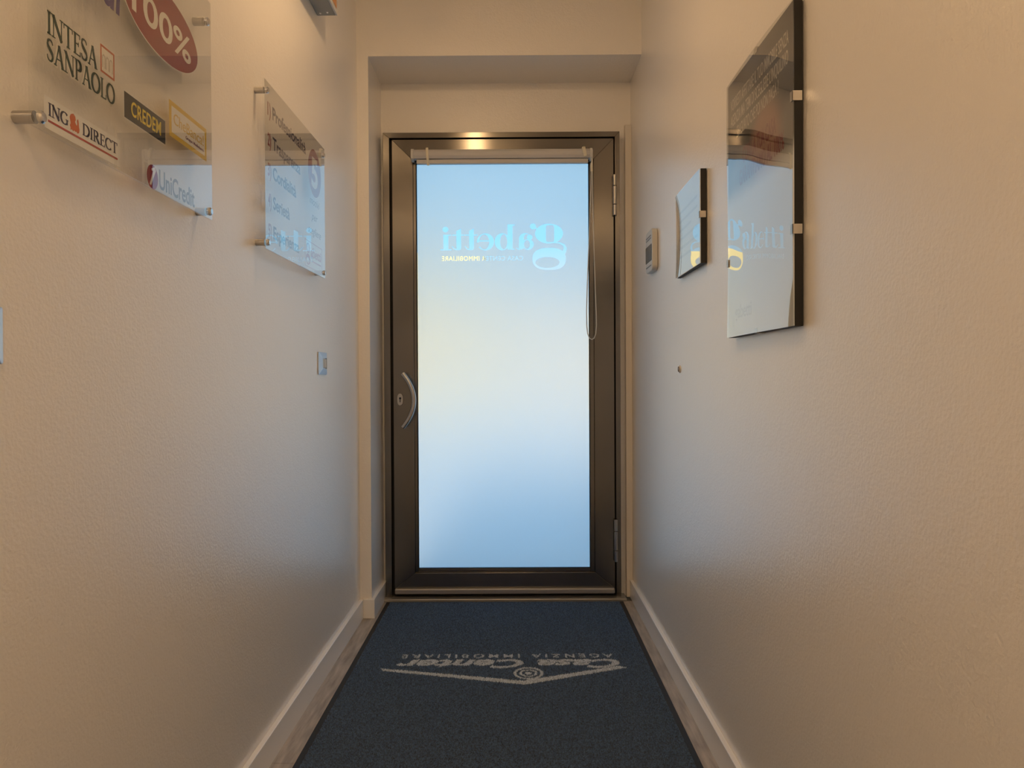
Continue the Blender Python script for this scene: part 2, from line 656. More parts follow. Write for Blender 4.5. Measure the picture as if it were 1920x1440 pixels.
BH = .081
struct(box('baseboard_left', XL, XL + .0145, Y0, 3.136, 0, BH, BASEB, None, .0012), 'white baseboard along the wall with acrylic signs', 'baseboard')
pb = struct(prism('baseboard_back', [(XL + .0145, 3.1355), (-.5975, 3.1355), (-.5975, 3.44), (-.612, 3.44), (-.612, 3.15), (XL + .0145, 3.15)], 0, BH, 2, BASEB, None, None, .0012),
            'white baseboard wrapped around the pilaster beside the door', 'baseboard')
struct(box('baseboard_right', XR - .0145, XR, Y0, 3.424, 0, BH, BASEB, None, .0012), 'white baseboard along the wall with glazed posters', 'baseboard')
struct(box('trim_1', .507, XR, 3.425, YB, 0, 2.166, TRIMW, None, .002), 'white vertical cover board between door hinges and wall', 'trim')
struct(box('trim_2', -.60, .50, 3.362, YB, 0, .013, GREYM, None, .003, 2), 'metal threshold strip under the glass door', 'threshold')

# ================================================================== THE DOOR
door = thing('door_1', (-.05, 3.42, 0), 'brushed steel door with frosted glass panel at the corridor end', 'door', kind='structure')
FY = 3.392        # frame front
LY = 3.40         # leaf front
# frame
prism('jamb', [(DX0, 0), (-.566, 0), (-.566, DZ - .024), (DX0, DZ)], FY, YB, 1, STEEL, door, 2, .001)
prism('jamb', [(DX1, 0), (.4565, 0), (.4565, DZ - .024), (DX1, DZ)], FY, YB, 1, STEEL, door, 2, .001)
prism('frame_head', [(DX0, DZ), (-.566, DZ - .024), (.4565, DZ - .024), (DX1, DZ)], FY, YB, 1, STEEL, door, 0, .001)
boxes('gasket', [(-.566, -.5555, 3.425, 3.45, .013, 2.101), (.4515, .4565, 3.425, 3.45, .013, 2.101), (-.566, .4565, 3.425, 3.45, 2.0965, 2.101), (-.5555, .4515, 3.43, 3.45, .013, .048)], BLACK, door)
# leaf
l0, l1, lb, lt = -.5555, .4515, .048, 2.0965
i0, i1, ib, it = -.461, .361, .122, 2.004
prism('stile', [(l0, lb), (i0, ib), (i0, it), (l0, lt)], LY, 3.45, 1, STEEL, door, 2, .0012)
prism('stile', [(l1, lb), (i1, ib), (i1, it), (l1, lt)], LY, 3.45, 1, STEEL, door, 2, .0012)
prism('rail', [(l0, lt), (i0, it), (i1, it), (l1, lt)], LY, 3.45, 1, STEEL, door, 0, .0012)
prism('rail', [(l0, lb), (i0, ib), (i1, ib), (l1, lb)], LY, 3.45, 1, STEEL, door, 0, .0012)
g0, g1, gb, gt = -.4485, .3415, .137, 1.992
for nm, b, ua in (('glazing_bead', (i0, g0, 3.411, 3.428, ib, it), 2), ('glazing_bead', (g1, i1, 3.411, 3.428, ib, it), 2),
                  ('glazing_bead', (g0, g1, 3.411, 3.428, gt, it), 0), ('glazing_bead', (g0, g1, 3.411, 3.428, ib, gb), 0)):
    box(nm, *b, STEEL, door, .001, 1, ua)
boxes('pane_gasket', [(g0, g0 + .003, 3.416, 3.43, gb, gt), (g1 - .003, g1, 3.416, 3.43, gb, gt), (g0, g1, 3.416, 3.43, gb, gb + .003), (g0, g1, 3.416, 3.43, gt - .003, gt)], BLACK, door)
box('glass_pane', g0 - .008, g1 + .008, 3.434, 3.440, gb - .008, gt + .008, PANE, door)

# frosted film with the lettering left clear (read from the street, so mirrored from inside)
su = .000356


def D(X, Y):
    return (-.336 + (X - 185) * su, 1.705 - (Y - 240) * su)


def Dl(l):
    return [D(*p) for p in l]


cuts = []
CY0, CY1 = 3.425, 3.44


def cadd(bm):
    bmesh.ops.remove_doubles(bm, verts=bm.verts[:], dist=1e-6)
    bmesh.ops.recalc_face_normals(bm, faces=bm.faces[:])
    me = bpy.data.meshes.new('cut')
    bm.to_mesh(me)
    bm.free()
    cuts.append(link('cut', me))


def cring(o, i, closed=True):
    bm = bmesh.new()
    bm_ringprism(bm, Dl(o), Dl(i), CY0, CY1, 1, closed)
    cadd(bm)


def cpoly(p):
    bm = bmesh.new()
    bm_prism(bm, Dl(p), CY0, CY1, 1)
    cadd(bm)


def cstroke(pts, ws):
    o, i = [], []
    for k, p in enumerate(pts):
        a, b = Vector(pts[max(k - 1, 0)]), Vector(pts[min(k + 1, len(pts) - 1)])
        t = (b - a).normalized()
        nn = Vector((-t.y, t.x))
        o.append(tuple(Vector(p) + nn * ws[k] / 2))
        i.append(tuple(Vector(p) - nn * ws[k] / 2))
    cring(o, i, False)


# g
cring(ell(1575, 332, 180, 128, 48), ell(1588, 332, 54, 108, 48, p=6))
cpoly(ell(1368, 238, 38, 38, 24))
cstroke([(1385, 250), (1425, 275), (1462, 262)], [22, 18, 22])
cstroke([(1635, 446), (1710, 452), (1765, 480), (1783, 520), (1770, 570), (1735, 612)], [14, 16, 26, 40, 48, 40])
cring(ell(1575, 658, 215, 143, 56, p=2.5), ell(1553, 702, 155, 70, 56))
# a
cpoly([(1190, 400), (1252, 400), (1252, 500), (1240, 530), (1195, 532), (1185, 500)])
cstroke([(1212, 520), (1185, 532), (1150, 512)], [26, 16, 8])
cring(ell(1265, 405, 78, 82, 26, 180, 320, full=False), ell(1285, 405, 38, 70, 26, 180, 320, full=False), False)
cpoly(ell(1325, 378, 36, 34, 24))
cring(ell(1305, 470, 72, 70, 36), ell(1290, 470, 38, 56, 36))
# b
cpoly([(1040, 210), (1105, 210), (1105, 535), (1040, 535)])
cpoly([(1100, 210), (1132, 214), (1132, 226), (1100, 230)])
cpoly([(1100, 524), (1128, 527), (1128, 538), (1100, 537)])
cring(ell(972, 434, 98, 110, 40), ell(990, 434, 46, 97, 40))
# e
cring(ell(755, 434, 110, 110, 40, 142, -184, full=False), ell(738, 434, 66, 97, 40, 142, -184, full=False), False)
cpoly([(660, 414), (815, 414), (815, 428), (660, 428)])
# t, t
for dx in (0, -165):
    cpoly([(545 + dx, 290), (605 + dx, 262), (605 + dx, 520), (590 + dx, 538), (555 + dx, 538), (545 + dx, 520)])
    cpoly([(492 + dx, 338), (650 + dx, 338), (650 + dx, 351), (492 + dx, 351)])
    cstroke([(560 + dx, 530), (520 + dx, 526), (488 + dx, 488)], [22, 14, 8])
# i
cpoly([(213, 338), (276, 338), (276, 535), (213, 535)])
cpoly([(270, 338), (312, 340), (312, 350), (270, 352)])
cpoly([(174, 526), (320, 526), (320, 540), (174, 540)])
cpoly(ell(240, 272, 37, 36, 28))
inside = Plane((0, CY0, 0), (-1, 0, 0), (0, 0, 1))            # reading direction -x: seen mirrored from the corridor
small = text(None, 'CASA CENTER IMMOBILIARE', inside, -.039, .334, 1.5505, .0205, None, None, 0, .015, bold=.004, spacing=1.08)
bmt = bmesh.new()
bmt.from_mesh(small)
cadd(bmt)
film = box('frosted_film', g0 + .0034, g1 - .0034, 3.4325, 3.4331, gb + .0034, gt - .0034, FILM, door)
for c_ in cuts:
    md = film.modifiers.new('cut', 'BOOLEAN')
    md.operation = 'DIFFERENCE'
    md.solver = 'EXACT'
    md.object = c_
    md.use_self = c_ is cuts[-1]          # the small lettering
dg = bpy.context.evaluated_depsgraph_get()
fm = bpy.data.meshes.new_from_object(film.evaluated_get(dg))
film.modifiers.clear()
film.data = fm
fm.materials.clear()
fm.materials.append(FILM)
for c_ in cuts:
    bpy.data.objects.remove(c_)
film['label'] = 'frosted film with clear mirrored lettering'

# drip bar, handle, lock, hinges
box('drip_bar', -.552, .448, 3.380, LY, .030, .054, GREYM, door, .005, 3)
hp = []
for k in range(25):
    t = -1 + 2 * k / 24
    hp.append((-.506 + .050 * (1 - t * t), 3.352, .9125 + .122 * t))
handle = tube('handle', hp, .0105, STEELP, door, 12, (.8, 1.0))
for s in (-1, 1):
    lathe('handle_post', [(0, 0), (.007, 0), (.007, .048), (0, .048)], (-.497, 3.354, .9125 + s * .108), (0, 1, 0), STEELP, handle, 14)
lock = prism('lock_rosette', ell(-.524, .9155, .0135, .027, 28, p=2.6), 3.394, 3.40, 1, STEELP, door, None, .001)
prism('keyhole', ell(-.524, .921, .005, .005, 14), 3.3932, 3.3942, 1, BLACK, lock)
box('keyway', -.5257, -.5223, 3.3932, 3.3942, .903, .919, BLACK, lock)
for z0, z1 in ((1.744, 1.930), (.173, .368)):
    h = box('hinge', .449, .4545, 3.3905, 3.3995, z0 + .045, z1 - .045, STEELP, door, .001)
    zz = [z0, z0 + (z1 - z0) * .27, z0 + (z1 - z0) * .72, z1]
    for a, b in zip(zz, zz[1:]):
        lathe('knuckle', [(0, 0), (.0075, 0), (.009, .0015), (.009, b - a - .0035), (.0075, b - a - .002), (0, b - a - .002)], (.4545, 3.386, a), (0, 0, 1), STEELP, h, 16)

# roller blind hung at the head of the pane
bl = thing('roller_blind', (-.055, 3.39, 1.975), 'rolled-up white roller blind with cord above the frosted pane', 'blind')
prism('cassette', [(3.398, 2.000), (3.398, 2.043), (3.376, 2.043), (3.364, 2.038), (3.359, 2.028), (3.360, 2.012), (3.366, 2.000)], -.452, .341, 0, BLINDW, bl)
box('bottom_bar', -.440, .334, 3.372, 3.392, 1.978, 1.9985, BLINDW, bl, .003, 2)
for x0, x1 in ((-.463, -.4525), (.3415, .352)):
    prism('end_bracket', [(3.398, 1.992), (3.398, 2.046), (3.374, 2.046), (3.358, 2.038), (3.354, 2.022), (3.358, 2.000), (3.368, 1.992)], x0, x1, 0, CORD, bl)
tube('strap', [(-.392, 3.380, 2.048), (-.391, 3.362, 2.046), (-.390, 3.353, 2.030), (-.389, 3.354, 2.008), (-.387, 3.364, 1.986), (-.386, 3.371, 1.970)], .006, STRAP, bl, 8, (.35, 1.0))
tube('strap', [(.312, 3.380, 2.048), (.313, 3.362, 2.046), (.314, 3.352, 2.030), (.317, 3.352, 2.016), (.320, 3.356, 2.004)], .008, STRAP, bl, 8, (.35, 1.0))
cp = [(.352, 3.362, 2.034), (.3515, 3.362, 1.95), (.353, 3.362, 1.80), (.357, 3.362, 1.60), (.362, 3.362, 1.42), (.366, 3.362, 1.30), (.367, 3.362, 1.245), (.364, 3.362, 1.208), (.356, 3.362, 1.188),
      (.346, 3.362, 1.182), (.335, 3.362, 1.188), (.327, 3.362, 1.208), (.323, 3.362, 1.245), (.3225, 3.362, 1.31), (.326, 3.362, 1.42), (.333, 3.362, 1.58), (.342, 3.362, 1.78), (.3475, 3.362, 1.95), (.348, 3.362, 2.034)]
tube('cord', cp, .0022, CORD, bl, 8)
lathe('cord_weight', [(0, 0), (.004, .002), (.0048, .03), (.003, .04), (0, .04)], (.347, 3.362, 1.935), (0, 0, 1), STRAP, bl, 12)

# ================================================================== THE MAT
mat_o = thing('door_mat', (-.052, 2.4, 0), 'dark navy entrance mat with pale roof logo on the floor', 'mat')
MX0, MX1, MY0, MY1 = -.585, .482, 1.10, 3.352
box('rubber_border', MX0, MX1, MY0, MY1, 0, .0045, RUBBER, mat_o, .002)
upside = Plane((0, 0, 0), (-1, 0, 0), (0, -1, 0))            # read from the door side
meshes = [text(None, 'Casa Center', upside, -.363, .425, -2.652, .072, None, bold=.035, shear=.28),
          text(None, 'AGENZIA IMMOBILIARE', upside, -.348, .415, -2.705, .033, None, bold=.016, spacing=1.5)]
bl_ = bmesh.new()
for m_ in meshes:
    bl_.from_mesh(m_)
for q in ([(-.472, 2.577), (-.462, 2.556), (.026, 2.437), (.020, 2.468)], [(.020, 2.468), (.026, 2.437), (.384, 2.577), (.352, 2.592)]):
    bl_.faces.new([bl_.verts.new((*p, 0)) for p in q])
for r0, r1 in ((.041, .051), (.022, .031), (0.0005, .011)):
    o_, n_ = ell(.040, 2.531, r1, r1, 40), ell(.040, 2.531, r0, r0, 40)
    for i in range(40):
        j = (i + 1) % 40
        bl_.faces.new([bl_.verts.new((*p, 0)) for p in (o_[i], o_[j], n_[j], n_[i])])
bvh = BVHTree.FromBMesh(bl_)
bl_.free()
sp = .0033
gx = np.arange(MX0 + .022, MX1 - .020, sp)
gy = np.arange(MY0 + .02, MY1 - .016, sp)
px, py = np.meshgrid(gx, gy)
px = px.ravel() + rng.uniform(-.0016, .0016, px.size)
py = py.ravel() + rng.uniform(-.0016, .0016, py.size)
inl = np.zeros(px.size, bool)
cand = np.where((py > 2.42) & (py < 2.73))[0]
dn = Vector((0, 0, -1))
for k in cand:
    if bvh.ray_cast(Vector((px[k], py[k], 1)), dn)[0] is not None:
        inl[k] = True


def tufts(name, x, y, mat, parent, r0):
    n = x.size
    ang = rng.uniform(0, math.pi / 2, n)
    rr = rng.uniform(.8, 1.15, n) * r0
    hh = rng.uniform(.0085, .0115, n)
    v = np.zeros((n, 5, 3), np.float32)
    for k in range(4):
        v[:, k, 0] = x + rr * np.cos(ang + k * math.pi / 2)
        v[:, k, 1] = y + rr * np.sin(ang + k * math.pi / 2)
        v[:, k, 2] = .0042
    v[:, 4, 0] = x + rng.uniform(-.0015, .0015, n)
    v[:, 4, 1] = y + rng.uniform(-.0015, .0015, n)
    v[:, 4, 2] = hh
    b = np.arange(n)[:, None, None] * 5
    f = (np.array([[0, 1, 4], [1, 2, 4], [2, 3, 4], [3, 0, 4]])[None] + b).reshape(-1)
    me = bpy.data.meshes.new(name)
    me.vertices.add(n * 5)
    me.vertices.foreach_set('co', v.ravel())
    me.loops.add(f.size)
    me.loops.foreach_set('vertex_index', f.astype(np.int32))
    me.polygons.add(n * 4)
    me.polygons.foreach_set('loop_start', np.arange(0, f.size, 3, dtype=np.int32))
    me.update(calc_edges=True)
    me.validate()
    o = link(name, me, mat, parent)
    o['kind'] = 'stuff'
    return o


box('pile_base', MX0 + .021, MX1 - .019, MY0 + .019, MY1 - .015, .004, .0056, PILE, mat_o)
tufts('pile', px[~inl], py[~inl], PILE, mat_o, .0026)
o = tufts('logo_pile', px[inl], py[inl], PILEW, mat_o, .0028)
o['label'] = 'pale tufted lettering and roof logo'

# ================================================================== ACRYLIC SIGNS (left wall)
SX = XL + .030            # front face of the acrylic


def standoff(parent, y, z):
    s = lathe('standoff', [(0, -.004), (.0085, -.004), (.0085, .0235), (0, .0235)], (XL, y, z), (1, 0, 0), STEELP, parent, 18)
    lathe('cap', [(0, 0), (.0085, 0), (.0085, .003), (.006, .0055), (0, .0058)], (SX, y, z), (1, 0, 0), CHROME, s, 18)


lw_ = Plane((SX - .0062, 0, 0), (0, 1, 0), (0, 0, 1))       # vinyl on the back of the acrylic sheet

s1 = thing('acrylic_sign', (XL, 1.27, 1.347), 'clear acrylic wall sign with bank logos and red oval', 'sign')
box('acrylic_sheet', SX - .005, SX, .972, 1.567, 1.347, 1.800, ACRYL, s1, .0006)
for y_, z_ in ((.988, 1.362), (1.551, 1.362), (.988, 1.785), (1.545, 1.752)):
    standoff(s1, y_, z_)
# red oval 100%
ov = poly_on('oval_sticker', [ell(1.3645, 1.6605, .1500, .0660, 56)], lw_, V['white'], s1)
poly_on('red_oval', [ell(1.3645, 1.6605, .1475, .0640, 56)], lw_, V['red'], ov, .0003)
text('lettering', '100%', lw_, 1.247, 1.479, 1.633, .049, V['cream'], ov, .0006, bold=.012)
text('purple_lettering', 'Mutui', lw_, 1.030, 1.212, 1.602, .062, V['purple'], s1, 0, bold=.02, shear=.1)
# green serif name with cream contour
d1 = serif_text('contour_sticker', 'INTESA', lw_, 1.014, 1.139, 1.486, .031, V['cream'], s1, 0, .0022)
serif_text('contour', 'SANPAOLO', lw_, 1.013, 1.190, 1.4495, .030, V['cream'], d1, 0, .0022)
serif_text('lettering', 'INTESA', lw_, 1.014, 1.139, 1.486, .031, V['green'], d1, .0003, .0002)
serif_text('lettering', 'SANPAOLO', lw_, 1.013, 1.190, 1.4495, .030, V['green'], d1, .0003, .0002)
d2 = poly_on('emblem', [rect(1.1470, 1.1905, 1.4870, 1.5325)], lw_, V['cream'], s1)
ring_on('emblem_frame', rect(1.1485, 1.189, 1.4885, 1.531), rect(1.1515, 1.186, 1.4915, 1.528), lw_, V['orange'], d2, .0003)
for k in range(3):
    y_ = 1.158 + k * .0105
    o_ = [(y_ - .0045, 1.497)] + ell(y_, 1.512, .0045, .006, 9, 180, 0, full=False) + [(y_ + .0045, 1.497)]
    n_ = [(y_ - .0028, 1.497)] + ell(y_, 1.512, .0028, .004, 9, 180, 0, full=False) + [(y_ + .0028, 1.497)]
    poly_on('arch', [[o_[i], o_[i + 1], n_[i + 1], n_[i]] for i in range(len(o_) - 1)], lw_, V['printgrey'], d2, .0003)
# serif name with lion
d3 = poly_on('white_sticker', [rect(1.007, 1.203, 1.3555, 1.3995)], lw_, V['white'], s1)
serif_text('lettering', 'ING', lw_, 1.015, 1.062, 1.3745, .0175, V['navy'], d3, .0003, .0002)
serif_text('lettering', 'DIRECT', lw_, 1.097, 1.196, 1.3745, .0175, V['navy'], d3, .0003, .0002)
poly_on('red_rule', [rect(1.015, 1.196, 1.3655, 1.3685)], lw_, V['brick'], d3, .0003)
lx, lz, ls = 1.0655, 1.3720, .0245
lion = [(.05, 0), (.10, .10), (.02, .25), (.10, .40), (.05, .55), (.0, .72), (.12, .92), (.35, 1.02), (.55, .92), (.60, .72), (.52, .60), (.62, .48), (.74, .42), (.78, .55),
        (.74, .75), (.84, .86), (.90, .70), (.92, .45), (.98, .28), (.94, .08), (.80, .0), (.66, .08), (.56, .02), (.46, .10), (.36, .0), (.24, .06)]
poly_on('lion_emblem', [[(lx + a * ls, lz + b * ls) for a, b in lion]], lw_, V['lion'], d3, .0003)
# black sticker
d4 = poly_on('black_sticker', [rect(1.2175, 1.3665, 1.4415, 1.4870)], lw_, V['white'], s1)
poly_on('black_field', [rect(1.219, 1.365, 1.443, 1.4855)], lw_, V['black'], d4, .0003)
text('lettering', 'CREDEM', lw_, 1.241, 1.348, 1.4535, .0235, V['yellow'], d4, .0006, bold=.014, shear=.05, spacing=1.06)
# yellow framed sticker
d5 = poly_on('yellow_sticker', [rect(1.3825, 1.5535, 1.4660, 1.5330)], lw_, V['gold'], s1)
poly_on('white_field', [rect(1.392, 1.544, 1.4750, 1.5240)], lw_, V['white'], d5, .0003)
text('lettering', 'CheBanca!', lw_, 1.400, 1.538, 1.4930, .0205, V['goldtext'], d5, .0006, bold=.0)
text('small_lettering', 'Gruppo Mediobanca', lw_, 1.452, 1.538, 1.4815, .0058, V['plum'], d5, .0006, bold=.01)
# red disc with numeral and grey name
d6 = poly_on('disc_sticker', [ell(1.3150, 1.3705, .0205, .0215, 36)], lw_, V['red'], s1)
poly_on('numeral', [[(1.3035, 1.3560), (1.3085, 1.3545), (1.3270, 1.3840), (1.3235, 1.3900), (1.3110, 1.3850), (1.3110, 1.3815), (1.3170, 1.3815)]], lw_, V['white'], d6, .0003)
text('lettering', 'UniCredit', lw_, 1.340, 1.492, 1.3570, .0335, V['grey'], s1, 0, bold=.012)

s1.rotation_euler.z = .0117          # the sheet stands slightly askew on its standoffs

s2 = thing('acrylic_sign', (XL, 2.19, 1.345), 'clear acrylic wall sign listing five red-numbered reasons', 'sign')
box('acrylic_sheet', SX - .005, SX, 1.891, 2.485, 1.345, 1.775, ACRYL, s2, .0006)
for y_, z_ in ((1.908, 1.750), (2.468, 1.750), (1.908, 1.362), (2.468, 1.362)):
    standoff(s2, y_, z_)
for k, (w_, e_) in enumerate((('Professionalità', 2.284), ('Trasparenza', 2.224), ('Cordialità', 2.180), ('Serietà', 2.116), ('Esperienza', 2.206))):
    b_ = 1.698 - k * .0785
    text('numeral', '%d)' % (k + 1), lw_, 1.932, 1.958, b_, .032, V['red'], s2, 0, bold=.022)
    text('lettering', w_, lw_, 1.972, e_, b_, .032, V['navy'], s2, 0, bold=.022)
o5 = poly_on('disc_sticker', [ell(2.383, 1.666, .0775, .0770, 48)], lw_, V['white'], s2)
poly_on('red_disc', [ell(2.383, 1.666, .0750, .0745, 48)], lw_, V['red'], o5, .0003)
text('numeral', '5', lw_, 2.345, 2.418, 1.622, .088, V['cream'], o5, .0006, bold=.03)
for w_, a_, b_, c_ in (('motivi', 2.325, 2.44, 1.562), ('per', 2.345, 2.415, 1.515), ('scegliere', 2.305, 2.455, 1.468)):
    text('script_lettering', w_, lw_, a_, b_, c_, .024, V['ink'], s2, 0, shear=.35)
lg = ring_on('logo_frame', rect(2.268, 2.467, 1.358, 1.440), rect(2.270, 2.465, 1.360, 1.438), lw_, V['rose'], s2)
ring_on('letter_bowl', ell(2.302, 1.417, .020, .015, 28), ell(2.302, 1.417, .008, .011, 28), lw_, V['rose'], lg)
ring_on('letter_bowl', ell(2.302, 1.382, .024, .017, 28), ell(2.300, 1.378, .016, .009, 28), lw_, V['rose'], lg)
text('lettering', 'abetti', lw_, 2.332, 2.455, 1.395, .030, V['rose'], lg, 0, bold=.02)
poly_on('logo_rule', [rect(2.345, 2.455, 1.380, 1.384)], lw_, V['rose'], lg)

# ================================================================== POSTERS (right wall)
PXB = XR - .018
rw = Plane((PXB - .0004, 0, 0), (0, -1, 0), (0, 0, 1))      # reading direction runs toward -y


def wavy_sheet(name, y0, y1, z0, z1, x, amp, fn, mat, parent):
    """a thin glazing sheet, slightly bowed the way plastic glazing is"""
    ny, nz = 30, 40
    bm = bmesh.new()
    sides = []
    for dx in (0.0, .0014):
        sides.append([[bm.verts.new((x - amp * fn(i / ny, j / nz) - dx, y0 + (y1 - y0) * i / ny, z0 + (z1 - z0) * j / nz)) for j in range(nz + 1)] for i in range(ny + 1)])
    for g in sides:
        for i in range(ny):
            for j in range(nz):
                bm.faces.new((g[i][j], g[i + 1][j], g[i + 1][j + 1], g[i][j + 1]))
    a, b = sides
    rim = [(i, 0) for i in range(ny)] + [(ny, j) for j in range(nz)] + [(i, nz) for i in range(ny, 0, -1)] + [(0, j) for j in range(nz, 0, -1)]
    for k in range(len(rim)):
        p, q = rim[k], rim[(k + 1) % len(rim)]
        bm.faces.new((a[p[0]][p[1]], a[q[0]][q[1]], b[q[0]][q[1]], b[p[0]][p[1]]))
    o = finish(bm, name, mat, parent, True)
    o.data.set_sharp_from_angle(angle=R(40))
    return o


def clip(parent, y, z, side):
    """spring clip gripping the frame edge"""
    if side in ('near', 'far'):
        s = -1 if side == 'near' else 1
        bl2 = [(PXB - .0042, PXB - .0032, min(y - s * .010, y + s * .0015), max(y - s * .010, y + s * .0015), z - .009, z + .009),
               (PXB - .0042, XR - .004, min(y, y + s * .0015), max(y, y + s * .0015), z - .009, z + .009)]
    else:
        s = 1 if side == 'top' else -1
        bl2 = [(PXB - .0042, PXB - .0032, y - .009, y + .009, min(z - s * .010, z + s * .0015), max(z - s * .010, z + s * .0015)),
               (PXB - .0042, XR - .004, y - .009, y + .009, min(z, z + s * .0015), max(z, z + s * .0015))]
    boxes('clip', bl2, CLIPM, parent)


def print_mat(name, y0, y1, z0, z1):
    """printed photograph: two pale hands on a dark blurred ground, white foot of the page, whitened further to brighten the door reflection"""
    m = P(name, (.04, .035, .03), .5)
    b = m.node_tree.nodes['Principled BSDF']
    tc = N(m, 'ShaderNodeTexCoord')
    sx_ = N(m, 'ShaderNodeSeparateXYZ')
    L(m, tc.outputs['Object'], sx_.inputs[0])

    def mr(sock, lo, hi):
        n = N(m, 'ShaderNodeMapRange')
        n.interpolation_type = 'SMOOTHSTEP'
        n.inputs['From Min'].default_value = lo
        n.inputs['From Max'].default_value = hi
        L(m, sock, n.inputs['Value'])
        return n.outputs[0]

    def blob(cy, cz, ry, rz, tilt):
        mp = N(m, 'ShaderNodeMapping', vector_type='POINT')
        mp.inputs['Location'].default_value = (0, -cy, -cz)
        L(m, tc.outputs['Object'], mp.inputs[0])
        rot = N(m, 'ShaderNodeMapping')
        rot.inputs['Rotation'].default_value = (tilt, 0, 0)
        rot.inputs['Scale'].default_value = (0, 1 / ry, 1 / rz)
        L(m, mp.outputs[0], rot.inputs[0])
        ln = N(m, 'ShaderNodeVectorMath', operation='LENGTH')
        L(m, rot.outputs[0], ln.inputs[0])
        n = N(m, 'ShaderNodeMapRange')
        n.interpolation_type = 'SMOOTHSTEP'
        n.inputs['From Min'].default_value = 1.1
        n.inputs['From Max'].default_value = .55
        L(m, ln.outputs['Value'], n.inputs['Value'])
        return n.outputs[0]

    def over(prev, fac, col):
        mx = N(m, 'ShaderNodeMix', data_type='RGBA')
        L(m, fac, mx.inputs[0])
        if isinstance(prev, tuple):
            mx.inputs[6].default_value = (*prev, 1)
        else:
            L(m, prev, mx.inputs[6])
        mx.inputs[7].default_value = (*col, 1)
        return mx.outputs[2]
    w_, h_ = y1 - y0, z1 - z0
    c = over((.035, .031, .028), blob(y0 + .78 * w_, z1 - .06 * h_, .3 * w_, .05 * h_, 0), (.06, .055, .05))
    c = over(c, blob(y0 + .05 * w_, z1 - .42 * h_, .22 * w_, .16 * h_, 0), (.15, .14, .13))
    c = over(c, blob(y0 + .75 * w_, z1 - .40 * h_, .22 * w_, .13 * h_, 0), (.20, .17, .15))
    c = over(c, blob(y0 + .38 * w_, z1 - .36 * h_, .26 * w_, .17 * h_, .5), (.33, .15, .09))
    c = over(c, blob(y0 + .55 * w_, z1 - .55 * h_, .45 * w_, .08 * h_, 0), (.22, .20, .18))
    c = over(c, mr(sx_.outputs['Z'], z0 + .60 * h_, z0 + .50 * h_), (.84, .84, .84))  # white foot; its whiteness also lifts the brightness of the reflected door
    L(m, c, b.inputs['Base Color'])
    return m


p1 = thing('framed_poster', (XR, 1.60, 1.107), 'tall clip-framed dark poster with white headline and red slogan', 'poster')
py0, py1, pz0, pz1 = 1.388, 1.816, 1.107, 1.712
box('backing_board', PXB, XR - .002, py0, py1, pz0, pz1, BOARD, p1, .001)
box('printed_sheet', PXB - .0004, PXB, py0 + .001, py1 - .001, pz0 + .001, pz1 - .001, print_mat('poster_print', py0, py1, pz0, pz1), p1)
wavy_sheet('glazing', py0, py1, pz0, pz1, PXB - .0012, .0046,
           lambda u, v: (1 - (2 * u - 1) ** 2) + .62 * (u - .42) * math.sin(7 * (v - .6)) + .05 * math.sin(9 * u + 11 * v), GLAZE, p1)
for i_, (w_, f_, n_, b_) in enumerate((('VORRESTI AFFITTARE IL TUO IMMOBILE SENZA', 1.792, 1.416, 1.643), ('AGENZIA MA TEMI DI SCEGLIERE L\'INQUILINO', 1.792, 1.418, 1.606), ('SBAGLIATO CHE POI NON PAGA ?', 1.745, 1.470, 1.569))):
    text('headline', w_, rw, -f_, -n_, b_, .026, V['printgrey'], p1, .0000, .0002, bold=.006)
for w_, f_, n_, b_ in (('CON LA TUA CASA', 1.700, 1.485, 1.497), ('GARANTIAMO AL 100%', 1.725, 1.440, 1.452)):
    text('slogan', w_, rw, -f_, -n_, b_, .034, V['maroon'], p1, .0000, .0002, bold=.02)
text('foot_lettering', 'gabetti', rw, -1.760, -1.640, 1.150, .030, V['palegrey'], p1, 0, .0002, bold=.01)
for z_ in (1.533, 1.287):
    clip(p1, py0, z_, 'near')
    clip(p1, py1, z_, 'far')
for y_ in (1.60,):
    clip(p1, y_, pz1, 'top')
    clip(p1, y_, pz0, 'bottom')

p2 = thing('framed_poster', (XR, 2.25, 1.330), 'small clip-framed notice with black edge near the thermostat', 'poster')
qy0, qy1, qz0, qz1 = 2.085, 2.412, 1.330, 1.593
WG = .0052                                   # the thin board leans back toward its far edge
prism('backing_board', [(PXB, qy0), (XR - .002, qy0), (XR - .002, qy1), (PXB + WG, qy1)], qz0, qz1, 2, BOARD, p2)
prism('printed_sheet', [(PXB - .0004, qy0 + .001), (PXB, qy0 + .001), (PXB + WG, qy1 - .001), (PXB + WG - .0004, qy1 - .001)], qz0 + .001, qz1 - .001, 2, P('notice_paper', (.84, .84, .83), .6), p2)
rw2 = Plane((PXB - .0006 - WG * qy0 / (qy1 - qy0), 0, 0), (-WG / (qy1 - qy0), -1, 0), (0, 0, 1))
for k in range(6):
    poly_on('text_line', [rect(-qy1 + .04, -qy0 - (.04 if k % 3 < 2 else .12), qz1 - .07 - k * .028, qz1 - .062 - k * .028)], rw2, V['palegrey'], p2, 0, .0002)
wavy_sheet('glazing', qy0, qy1, qz0, qz1, PXB + .0036, .0048, lambda u, v: 1 - u ** 3 * (.55 + .45 * (1 - (2 * v - 1) ** 2)), GLAZE, p2)
clip(p2, qy0, 1.466, 'near')

# ================================================================== SMALL WALL FITTINGS
# thermostat
th = thing('wall_thermostat', (XR, 2.865, 1.41), 'light grey wall thermostat with black display near the door', 'thermostat')


